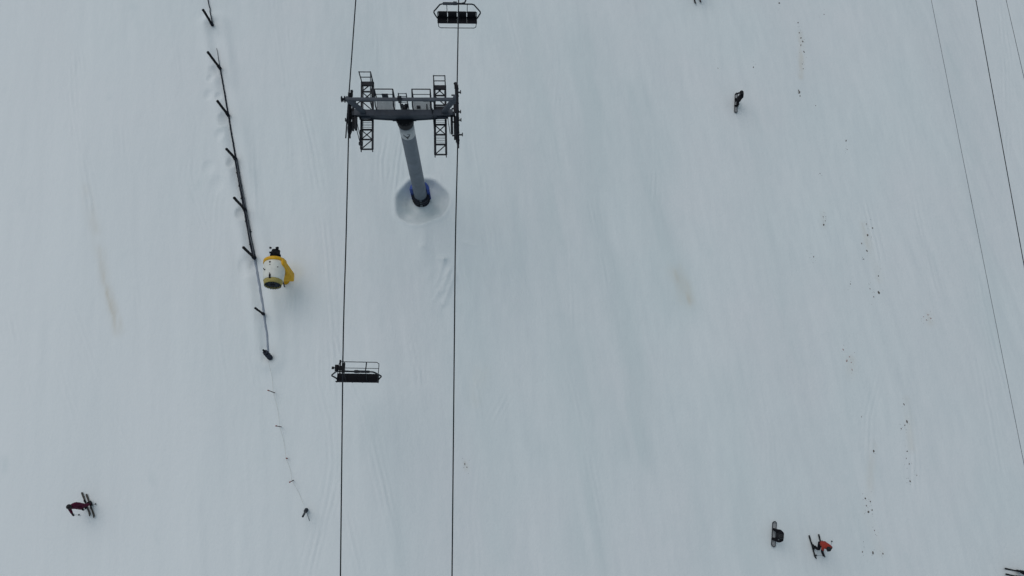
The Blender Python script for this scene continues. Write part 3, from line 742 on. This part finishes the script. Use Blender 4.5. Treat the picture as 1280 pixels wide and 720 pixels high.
# ------------------------------------------------------------------ people
def skin_body(J, E, rad, mats, pick, parent, name='body', lv=2):
    keys = list(J); me = bpy.data.meshes.new(name)
    me.from_pydata([J[k] for k in keys], [(keys.index(a), keys.index(b_)) for a, b_ in E], [])
    o = bpy.data.objects.new('tmp', me); col.objects.link(o)
    s = o.modifiers.new('s', 'SKIN'); s.use_smooth_shade = True
    for i_, k in enumerate(keys):
        sv = me.skin_vertices[0].data[i_]; r0 = rad[k]; sv.radius = (r0, r0) if not isinstance(r0, tuple) else r0; sv.use_root = (i_ == 0)
    ss = o.modifiers.new('u', 'SUBSURF'); ss.levels = lv; ss.render_levels = lv
    dg = bpy.context.evaluated_depsgraph_get(); dg.update()
    m2 = bpy.data.meshes.new_from_object(o.evaluated_get(dg)); bpy.data.objects.remove(o)
    m2.materials.clear()
    for x in mats: m2.materials.append(MT[x])
    for p in m2.polygons:
        p.material_index = pick(p.center); p.use_smooth = True
    q = bpy.data.objects.new(name, m2); col.objects.link(q); q.parent = parent; m2.name = name
    return q
def person(loc, rz, J, cols, label, helmet='helmet', s=1.0, flip=False):
    root = empty('person', loc, rz); root.scale = (s, s, s); tag(root, label, 'person')
    rad = dict(pelvis=(.19, .17), spine=(.19, .16), chest=(.21, .18), neck=.075, head=.11, crown=.09,
               hipL=.125, hipR=.125, kneeL=.098, kneeR=.098, ankL=.08, ankR=.08, toeL=.05, toeR=.05,
               shL=.11, shR=.11, elL=.08, elR=.08, wrL=.06, wrR=.06)
    J = {k: Vector(v) for k, v in J.items()}
    J['crown'] = J['head']+(J['head']-J['neck']).normalized()*.09
    J2 = {k: J[k] for k in ['pelvis', 'spine', 'chest', 'neck', 'head', 'crown', 'hipL', 'hipR', 'kneeL', 'kneeR', 'ankL', 'ankR', 'shL', 'shR', 'elL', 'elR', 'wrL', 'wrR']}
    E = [('pelvis', 'spine'), ('spine', 'chest'), ('chest', 'neck'), ('neck', 'head'), ('head', 'crown'), ('chest', 'shL'), ('chest', 'shR'), ('shL', 'elL'), ('shR', 'elR'), ('elL', 'wrL'), ('elR', 'wrR'),
         ('pelvis', 'hipL'), ('pelvis', 'hipR'), ('hipL', 'kneeL'), ('hipR', 'kneeR'), ('kneeL', 'ankL'), ('kneeR', 'ankR')]
    zp = J['pelvis'].z
    def pick(c):
        near = min(J2, key=lambda k: (J2[k]-c).length)
        if near in ('head', 'crown'): return 2
        if near in ('kneeL', 'kneeR', 'ankL', 'ankR', 'hipL', 'hipR'): return 1
        if near in ('wrL', 'wrR', 'elL', 'elR'): return 3
        return 0
    body = skin_body(J2, E, rad, [cols[0], cols[1], 'skin', cols[2]], pick, root)
    fwd = Vector(J.get('look', (0, 1, 0))).normalized(); up = (J['crown']-J['neck']).normalized(); fwd = (fwd-up*fwd.dot(up)).normalized(); rt = fwd.cross(up)
    hc = J['head']+up*.05
    b = MB(); prof = [(math.sin(R(a))*.145, math.cos(R(a))*.137) for a in range(-12, 91, 12)]
    b.lathe([(-.02, .125)]+prof+[(.145, 0)], hc-fwd*.015, up, 20); b.build('helmet', helmet, root)
    b = MB(); b.lathe([(-.035, .118), (-.03, .137), (.03, .137), (.035, .118)], hc-up*.03, up, 14, True, -60, 60)
    # orient: lathe starts on its own axis, use a bar across the face as the goggle
    b = MB(); b.box(hc+fwd*.115-up*.035, (.17, .05, .075), Matrix((rt, fwd, up)).transposed()); b.tube([hc-rt*.13-up*.03, hc-rt*.1+fwd*.09-up*.035, hc+rt*.1+fwd*.09-up*.035, hc+rt*.13-up*.03], .014, 6); b.build('goggles', 'lens', root)
    b = MB(); b.tube([hc+fwd*.09-up*.07, hc+fwd*.125-up*.105], [.012, .018], 6); b.tube([hc+fwd*.1-up*.14-rt*.025, hc+fwd*.105-up*.142, hc+fwd*.1-up*.14+rt*.025], .008, 5); b.build('face', 'skin', root)
    for S in 'LR':
        w = J['wr'+S]; dv = (w-J['el'+S]).normalized(); n = Vector((0, 0, 1)); sd = dv.cross(n)
        if sd.length < .1: sd = Vector((1, 0, 0))
        sd.normalize(); n = sd.cross(dv)
        g_ = MB(); g_.tube([w-dv*.04, w+dv*.03, w+dv*.085], [.055, .05, .045], 8)
        for q_ in range(4):
            o_ = sd*(-.036+.024*q_); l = (.062, .072, .068, .052)[q_]
            g_.tube([w+dv*.07+o_, w+dv*(.07+l*.6)+o_-n*.012, w+dv*(.07+l*.85)+o_-n*.05], [.015, .014, .011], 6)
        sg = -1 if S == 'L' else 1
        g_.tube([w+dv*.02-sd*.04*sg, w+dv*.06-sd*.075*sg-n*.015, w+dv*.085-sd*.06*sg-n*.04], [.017, .015, .012], 6)
        g_.build('glove', 'black_cloth', root)
        a = J['ank'+S]; t = J['toe'+S]; f2 = (t-a); f2.z = 0; f2.normalize()
        g_ = MB(); g_.tube([a+Vector((0, 0, .24)), a+Vector((0, 0, .08)), a-Vector((0, 0, .04))-f2*.02], [.085, .08, .075], 10)
        g_.bar(a-f2*.12-Vector((0, 0, .055)), a+f2*.20-Vector((0, 0, .055)), .11, .1); g_.build('boot', 'rubber', root)
    return root
def skier_J(lean=0, crouch=0, twist=0, arms='front', fwdlean=0):
    J = dict(pelvis=(0, -.16, .88), spine=(0, -.02, 1.13), chest=(0, .12, 1.34), neck=(0, .20, 1.50), head=(0, .25, 1.61),
      hipL=(-.12, -.14, .84), hipR=(.12, -.14, .84), kneeL=(-.17, .14, .50), kneeR=(.17, .14, .50), ankL=(-.17, -.02, .13), ankR=(.17, -.02, .13), toeL=(-.17, .2, .05), toeR=(.17, .2, .05),
      shL=(-.2, .12, 1.38), shR=(.2, .12, 1.38), elL=(-.33, .14, 1.12), elR=(.33, .14, 1.12), wrL=(-.30, .38, 1.02), wrR=(.30, .38, 1.02))
    out = {}
    for k, v in J.items():
        x, y, z = v
        if not k.startswith(('ank', 'toe')):
            z2 = z*(1-crouch); x += lean*(z-.13); y += fwdlean*(z-.5) if z > .5 else 0; z = z2
        out[k] = (x, y, z)
    out['look'] = (0, 1, -.1)
    return out
def ski(pa, pb, label, m, tip_at_b=True, w=.085, group=None):
    A = G(*pa); B = G(*pb)
    if not tip_at_b: A, B = B, A
    c = (A+B)/2; d = B-A; L = d.length; e = empty('ski', c, math.atan2(d.y, d.x)-math.pi/2); tag(e, label, 'ski', group)
    pitch = math.atan2(d.z, math.hypot(d.x, d.y)); e.rotation_euler = (pitch, 0, e.rotation_euler[2])
    b = MB(); n = 14; v = []; f = []
    for i_ in range(n+1):
        t = i_/n; y = -L/2+L*t; ww = w*(.5+.10*math.cos((t-.5)*2*math.pi)*-1+.02); 
        if t > .93: ww *= .55
        if t < .04: ww *= .8
        z = .05+(.10*max(0, (t-.86)/.14)**2)
        v += [Vector((-ww, y, z)), Vector((ww, y, z)), Vector((ww, y, z+.022)), Vector((-ww, y, z+.022))]
    for i_ in range(n):
        a = i_*4
        for j in range(4): f.append((a+j, a+(j+1) % 4, a+4+(j+1) % 4, a+4+j))
    f += [(0, 1, 2, 3), (n*4+3, n*4+2, n*4+1, n*4)]; b.add(v, f); b.build('ski_body', m, e)
    b = MB(); b.box((0, .12, .095), (.07, .12, .05)); b.box((0, -.2, .10), (.08, .14, .06)); b.box((0, -.04, .085), (.06, .4, .02)); b.build('binding', 'rubber', e)
    return e
def pole(a, b_, label, group=None):
    a = Vector(a); b_ = Vector(b_); e = empty('ski_pole', b_); tag(e, label, 'ski pole', group); v = a-b_
    m_ = MB(); m_.tube([Vector((0, 0, 0)), v], [.007, .010], 6); m_.build('shaft', 'wire', e)
    m_ = MB(); m_.lathe([(0, .0), (.0, .045), (.012, .045), (.02, 0)], v.normalized()*.07, v, 10); m_.build('basket', 'rubber', e)
    m_ = MB(); m_.tube([v*.92, v*1.03], .018, 7); m_.build('grip', 'rubber', e)
    return e
def heading(pa, pb):                       # world yaw so that local +y looks from pa to pb
    A = Gp(*pa); B = Gp(*pb); return math.atan2(B.y-A.y, B.x-A.x)-math.pi/2
def hand_world(root, J, S): 
    from mathutils import Euler
    w = Vector(J['wr'+S]); d = (w-Vector(J['el'+S])).normalized(); p = (w+d*.08)*root.scale[0]
    return Matrix.Rotation(root.rotation_euler[2], 3, 'Z') @ p + root.location
# left skier in maroon
ski((102.9, 615.4), (114, 645), 'left one of the dark skis under the skier in maroon', 'ski_green')
ski((108.5, 617.6), (119.2, 647), 'right one of the dark skis under the skier in maroon', 'ski_green')
rz = heading((106, 616), (117, 646)); J = skier_J(lean=.16, crouch=.0, fwdlean=-.24)
# facing down the picture; leaning to the left edge is local +x when looking that way
J.update(pelvis=(.06, -.06, .88), spine=(.09, -.10, 1.13), chest=(.12, -.14, 1.36), neck=(.14, -.15, 1.53), head=(.15, -.13, 1.64), hipL=(-.06, -.02, .84), hipR=(.17, -.02, .84), kneeL=(-.12, .08, .5), kneeR=(.19, .08, .5),
 shL=(-.06, -.14, 1.38), shR=(.31, -.14, 1.40), elL=(-.16, -.02, 1.1), elR=(.38, .04, 1.24), wrL=(-.10, .22, .98), wrR=(.34, .26, 1.28))
loc = G(111.0, 630.6, .02)
pr = person(loc+Vector((0, 0, .03)), rz, J, ('maroon', 'maroon', 'maroon'), 'skier in a dark maroon suit leaning towards the left edge of the slope', 'helmet', 1.0)
h = hand_world(pr, J, 'R'); pole(h, G(99, 643.5), 'thin pole in the right hand of the skier in maroon')
h = hand_world(pr, J, 'L'); pole(h, G(120.5, 629.5), 'thin pole in the left hand of the skier in maroon')
# orange skier
ski((1010.7, 669), (1019, 698.3), 'left one of the dark skis under the skier in orange', 'ski_dark')
ski((1022.7, 667.7), (1029.7, 696.4), 'right one of the dark skis under the skier in orange', 'ski_dark')
rz = heading((1016.7, 668.4), (1024.3, 697.4))
J = skier_J(lean=.04, crouch=.06, fwdlean=-.20)
A = G(1015.2, 682.5, .02); B = G(1025.0, 678.0, .02); mid = (A+B)/2; mi = Matrix.Rotation(-rz, 3, 'Z')
for S, q_ in (('R', A), ('L', B)):
    p = mi @ (q_-mid); J['ank'+S] = (p.x, p.y, .13); J['toe'+S] = (p.x, p.y+.2, .05)
    J['knee'+S] = (p.x*.75-.05, p.y*.7+.16, .5)
J['wrR'] = (.14, .46, .88); J['elR'] = (.26, .22, 1.08); J['wrL'] = (-.30, .22, .95); J['elL'] = (-.34, .06, 1.12)
pr = person(mid+Vector((0, 0, .03)), rz, J, ('orange', 'black_cloth', 'black_cloth'), 'skier in an orange jacket and black trousers with legs set wide apart', 'helmet', 1.0)
h = hand_world(pr, J, 'R'); pole(h, G(1019.5, 694), 'thin pole in the right hand of the skier in orange')
h = hand_world(pr, J, 'L'); pole(h, G(1040, 676), 'thin pole in the left hand of the skier in orange')
# snowboards
def snowboard(pa, pb, label, w=.29):
    A = G(*pa); B = G(*pb); c = (A+B)/2; d = B-A; L = d.length; e = empty('snowboard', c); tag(e, label, 'snowboard')
    e.rotation_euler = (math.atan2(d.z, math.hypot(d.x, d.y)), 0, math.atan2(d.y, d.x)-math.pi/2)
    def deck(wd, Ld, z0, th, name, m):
        b = MB(); n = 24; v = []; f = []
        for i_ in range(n+1):
            t = i_/n; y = -Ld/2+Ld*t; ed = min(t, 1-t)*Ld; hw_ = wd/2*(1-.1*math.cos((t-.5)*math.pi*.9)) if ed > .16 else wd/2*.98*math.sqrt(max(0.02, 1-(1-ed/.16)**2))
            z = z0+.07*max(0, (.2-ed)/.2)**2
            v += [Vector((-hw_, y, z)), Vector((hw_, y, z)), Vector((hw_, y, z+th)), Vector((-hw_, y, z+th))]
        for i_ in range(n):
            a = i_*4
            for j in range(4): f.append((a+j, a+(j+1) % 4, a+4+(j+1) % 4, a+4+j))
        f += [(0, 1, 2, 3), (n*4+3, n*4+2, n*4+1, n*4)]; b.add(v, f); return b.build(name, m, e)
    deck(w, L, .05, .022, 'deck', 'board_rim'); deck(w*.62, L-.10, .074, .004, 'top_sheet', 'board_top')
    for y in (-.27, .27):
        b = MB(); b.box((0, y, .095), (.24, .13, .03)); b.box((-.10, y, .15), (.03, .12, .14)); b.build('binding', 'rubber', e)
    return e
def boarder_J(side=1, fold=0.):
    J = dict(pelvis=(0, -.04, .60), spine=(0, .0, .86), chest=(0.0, .02, 1.08), neck=(0, .12, 1.22), head=(0, .16, 1.33),
      hipL=(-.13, -.02, .56), hipR=(.13, -.02, .56), kneeL=(-.24, .06, .47), kneeR=(.24, .06, .47), ankL=(-.27, -.05, .15), ankR=(.27, -.05, .15), toeL=(-.29, .15, .05), toeR=(.29, .15, .05),
      shL=(-.2, .0, 1.12), shR=(.2, .0, 1.12), elL=(-.32, .06, .90), elR=(.32, .04, .90), wrL=(-.30, .22, .72), wrR=(.28, .24, .74))
    J['look'] = (-.7, .7, -.1)
    return J
snowboard((920.2, 117), (919.2, 142), 'snowboard with pale tip under the rider at the upper right', .27)
rz = heading((920.2, 117), (919.2, 142))+math.pi/2   # face the left or right of the picture
J = boarder_J(); J = {k: ((v[0], v[1]+ (0.05 if not k.startswith(('ank','toe','knee')) else 0), v[2]*(1.12 if v[2] > .6 else 1)) if k != 'look' else v) for k, v in J.items()}
for k in ('chest', 'neck', 'head', 'shL', 'shR', 'spine'): v = J[k]; J[k] = (v[0]+{'spine': .0, 'chest': -.0, 'neck': -.0, 'head': -.0}.get(k, 0), v[1]+.0, v[2]+.05)
person(G(919.9, 129, .04)+Vector((0, 0, .03)), rz+math.pi, J, ('black_cloth', 'black_cloth', 'black_cloth'), 'snowboarder in black, alone at the upper right of the slope', 'helmet', 1.0)
snowboard((967.8, 651.3), (966.0, 684), 'snowboard with pale tips under the rider at the lower right', .30)
rz = heading((967.8, 651.3), (966.0, 684))+math.pi/2
J = boarder_J()
person(G(967.0, 667.6, .04)+Vector((0, 0, .03)), rz+math.pi, J, ('black_cloth', 'black_cloth', 'black_cloth'), 'crouching snowboarder in black, next to the skier in orange', 'helmet', .98)
# skier mostly above the top edge
ski((861.5, -24), (869.2, 6.2), 'left one of the two ski tips poking in at the top edge', 'ski_dark', True, .10)
ski((869.5, -26), (875.6, 4.8), 'right one of the two ski tips poking in at the top edge', 'ski_dark', True, .10)
rz = heading((866, -25), (872.4, 5)); J = skier_J(); loc = G(869, -10, .02)
person(loc+Vector((0, 0, .03)), rz, J, ('black_cloth', 'black_cloth', 'black_cloth'), 'skier beyond the top edge of whom only two ski tips are seen', 'helmet', 1.0)
# skier at the lower right corner
ski((1283, 716), (1253.5, 710), 'dark ski reaching in at the lower right corner, upper one', 'ski_dark')
ski((1284.5, 723.5), (1254.5, 717), 'dark ski reaching in at the lower right corner, lower one', 'ski_dark')
rz = heading((1284, 720), (1254, 713.5)); J = skier_J(lean=-.12, crouch=.1); loc = G(1272.5, 717, .02)
pr = person(loc+Vector((0, 0, .03)), rz, J, ('maroon', 'black_cloth', 'maroon'), 'skier in a maroon jacket cut by the lower right corner', 'helmet', 1.0)

# ------------------------------------------------------------------ dirt clods
def clod_mesh(seed):
    rnd = random.Random(seed); bm = bmesh.new(); bmesh.ops.create_icosphere(bm, subdivisions=2, radius=1)
    for v in bm.verts:
        v.co *= .75+.5*rnd.random(); v.co.z *= .55
    me = bpy.data.meshes.new('dirt_clod'); bm.to_mesh(me); bm.free(); return me
clods = [clod_mesh(i_) for i_ in range(5)]; clods_r = []
for m_ in clods: m_.materials.append(MT['clod'])
for i_ in range(3):
    m_ = clod_mesh(20+i_); m_.materials.append(MT['clod_red']); clods_r.append(m_)
sets = [
 ('brown dirt clod in the short dirty trail near the top right', 'dirt clods of the trail near the top right', [(997.5, 28.5, 1.2), (999, 41, 1.5), (1001, 47.5, 2.0), (1003.5, 52, 1.9), (1001, 56.5, 1.4), (1005, 65, 1.5), (1003, 80, 1.1), (1004, 86, 1.), (999, 116, 2.0), (998.3, 113.5, 1.7), (1000, 120, 1.7), (1019.5, 132, 1)], 0),
 ('small dark clod lying alone in the upper part of the snow', 'lone clods in the upper snow', [(974, 4, 1.7), (1030, 18, 1.0), (941.7, 84, 1.4), (897.5, 85.5, 1.)], 0),
 ('faint brown clod below the dirty trail, halfway down the right side', 'faint clods halfway down the right side', [(1057.5, 176, 1.3), (1059, 187, .9), (1029.5, 281, 1.7), (1029, 271, .9), (1031.5, 276, .9), (1025, 217, .8)], 0),
 ('brown dirt clod in the loose cluster right of the middle', 'dirt clods of the cluster right of the middle', [(1084.5, 294, 2.0), (1083, 280, 1.2), (1090.5, 285, 1.5), (1077, 304.5, 1.4), (1083.5, 313.5, 1.3), (1079, 324, 1.3), (1098, 345, 1.2), (1087.5, 361, 1.1), (1098.5, 366, 2.1), (1092, 371, 1.2), (1017, 321, 1.1), (1063, 355, 1.1)], 0),
 ('reddish speck of dirt in a faint patch on the right', 'reddish specks on the right', [(1154.5, 396, 1.1), (1160, 393.5, 1.3), (1163.5, 398, 1.1), (1158, 400, .9), (1054, 437, 1.6), (1058.5, 451, 1.3), (1064, 453, 1.2), (1062, 446, 1.0), (1065, 462, 1.)], 1),
 ('dark clod in the broken line of dirt towards the lower right', 'dark clods of the line towards the lower right', [(1130, 505.5, 1.3), (1133.5, 527, 2.2), (1131, 531.5, 1.3), (1126.5, 536, 1.2), (1134, 564, 1.1), (1136.5, 580, 1.0), (1137.5, 601.5, 1.7), (1146, 594, .9), (1133, 573, .8), (1077, 521, 1.0)], 0),
 ('brown clod in the dirty patch above the bottom edge', 'brown clods above the bottom edge', [(1092, 564, 1.9), (1081.5, 623, 1.4), (1083, 632, 1.2), (1085.5, 640, 1.6), (1090, 637.5, 1.3), (1088, 627, 1.0), (1091, 691, 1.8), (1103.5, 692, 1.7), (1078, 690, .9), (1093, 663, .9)], 0),
 ('tiny brown clod beside the right haul cable', 'clods beside the right haul cable', [(581, 580, 1.4), (583.5, 584, 1.0)], 0),
]
for lab, grp, pl, red in sets:
    for k, (px, py, s) in enumerate(pl):
        mm = clods_r[k % 3] if red else clods[k % 5]
        o = bpy.data.objects.new('dirt_clod', mm); col.objects.link(o); p = G(px, py); r0 = s*.034
        o.location = p+Vector((0, 0, r0*.15)); o.scale = (r0*random.uniform(.55, 1.0), r0*random.uniform(.9, 1.9), r0*.6); o.rotation_euler = (0, 0, random.uniform(-.5, .5))
        tag(o, lab, 'dirt clod', grp)

# crumbs around the clods, far too many and small to count
b = MB(); rc = random.Random(5)
for lab, grp, pl, red in sets:
    for px, py, s_ in pl:
        for k in range(rc.randint(2, 7)):
            p = G(px+rc.gauss(0, 2.6), py+rc.gauss(0, 5.5)); r0 = rc.uniform(.006, .020)
            b.lathe([(-r0*.5, 0), (0, r0), (r0*.6, 0)], p+Vector((0, 0, r0*.2)), (rc.gauss(0, .4), rc.gauss(0, .4), 1), 5)
tag(b.build('dirt_crumbs', 'clod'), 'fine brown crumbs sprinkled around the larger dirt clods', 'dirt crumbs', kind='stuff')

# ------------------------------------------------------------------ light, world, camera
w = bpy.data.worlds.new('World'); sc.world = w; w.use_nodes = True; N2 = w.node_tree.nodes; L2 = w.node_tree.links
SUN_EL, SUN_AZ = 52, -35                  # azimuth clockwise from +Y (up in the picture)
sky = N2.new('ShaderNodeTexSky'); sky.sky_type = 'NISHITA'; sky.sun_disc = False; sky.sun_elevation = R(SUN_EL); sky.sun_rotation = R(SUN_AZ % 360)
sky.dust_density = 4.0; sky.air_density = 1.0
hs = N2.new('ShaderNodeHueSaturation'); hs.inputs['Saturation'].default_value = .7; hs.inputs['Hue'].default_value = .46
L2.new(sky.outputs[0], hs.inputs['Color']); cl = N2.new('ShaderNodeMix'); cl.data_type = 'RGBA'; cl.inputs[0].default_value = .52; cl.inputs[7].default_value = (3.52, 4.2, 4.85, 1)   # even cloud layer
L2.new(hs.outputs[0], cl.inputs[6]); L2.new(cl.outputs[2], N2['Background'].inputs['Color']); N2['Background'].inputs['Strength'].default_value = .12
sl = bpy.data.lights.new('sun', 'SUN'); sl.energy = .75; sl.angle = R(55); sl.color = (1, .98, .95)
so = bpy.data.objects.new('sun', sl); col.objects.link(so)
sd = Vector((math.sin(R(SUN_AZ))*math.cos(R(SUN_EL)), math.cos(R(SUN_AZ))*math.cos(R(SUN_EL)), math.sin(R(SUN_EL))))
so.rotation_euler = sd.to_track_quat('Z', 'Y').to_euler()
cd = bpy.data.cameras.new('camera'); cam = bpy.data.objects.new('camera', cd); col.objects.link(cam); sc.camera = cam
cd.sensor_width = 36; cd.lens = 36*F_PX/1280; cd.clip_end = 3000; cd.clip_start = .1
cx = M3 @ Vector((1, 0, 0)); cy = M3 @ Vector((0, -1, 0)); cz = M3 @ Vector((0, 0, -1))
mw = Matrix((cx, cy, cz)).transposed().to_4x4(); mw.translation = CAM; cam.matrix_world = mw
sc.view_settings.view_transform = 'Standard'; sc.view_settings.look = 'None'; sc.view_settings.exposure = -.61; sc.view_settings.gamma = 1
sc.render.film_transparent = False
sc.cycles.use_denoising = True; sc.cycles.max_bounces = 6
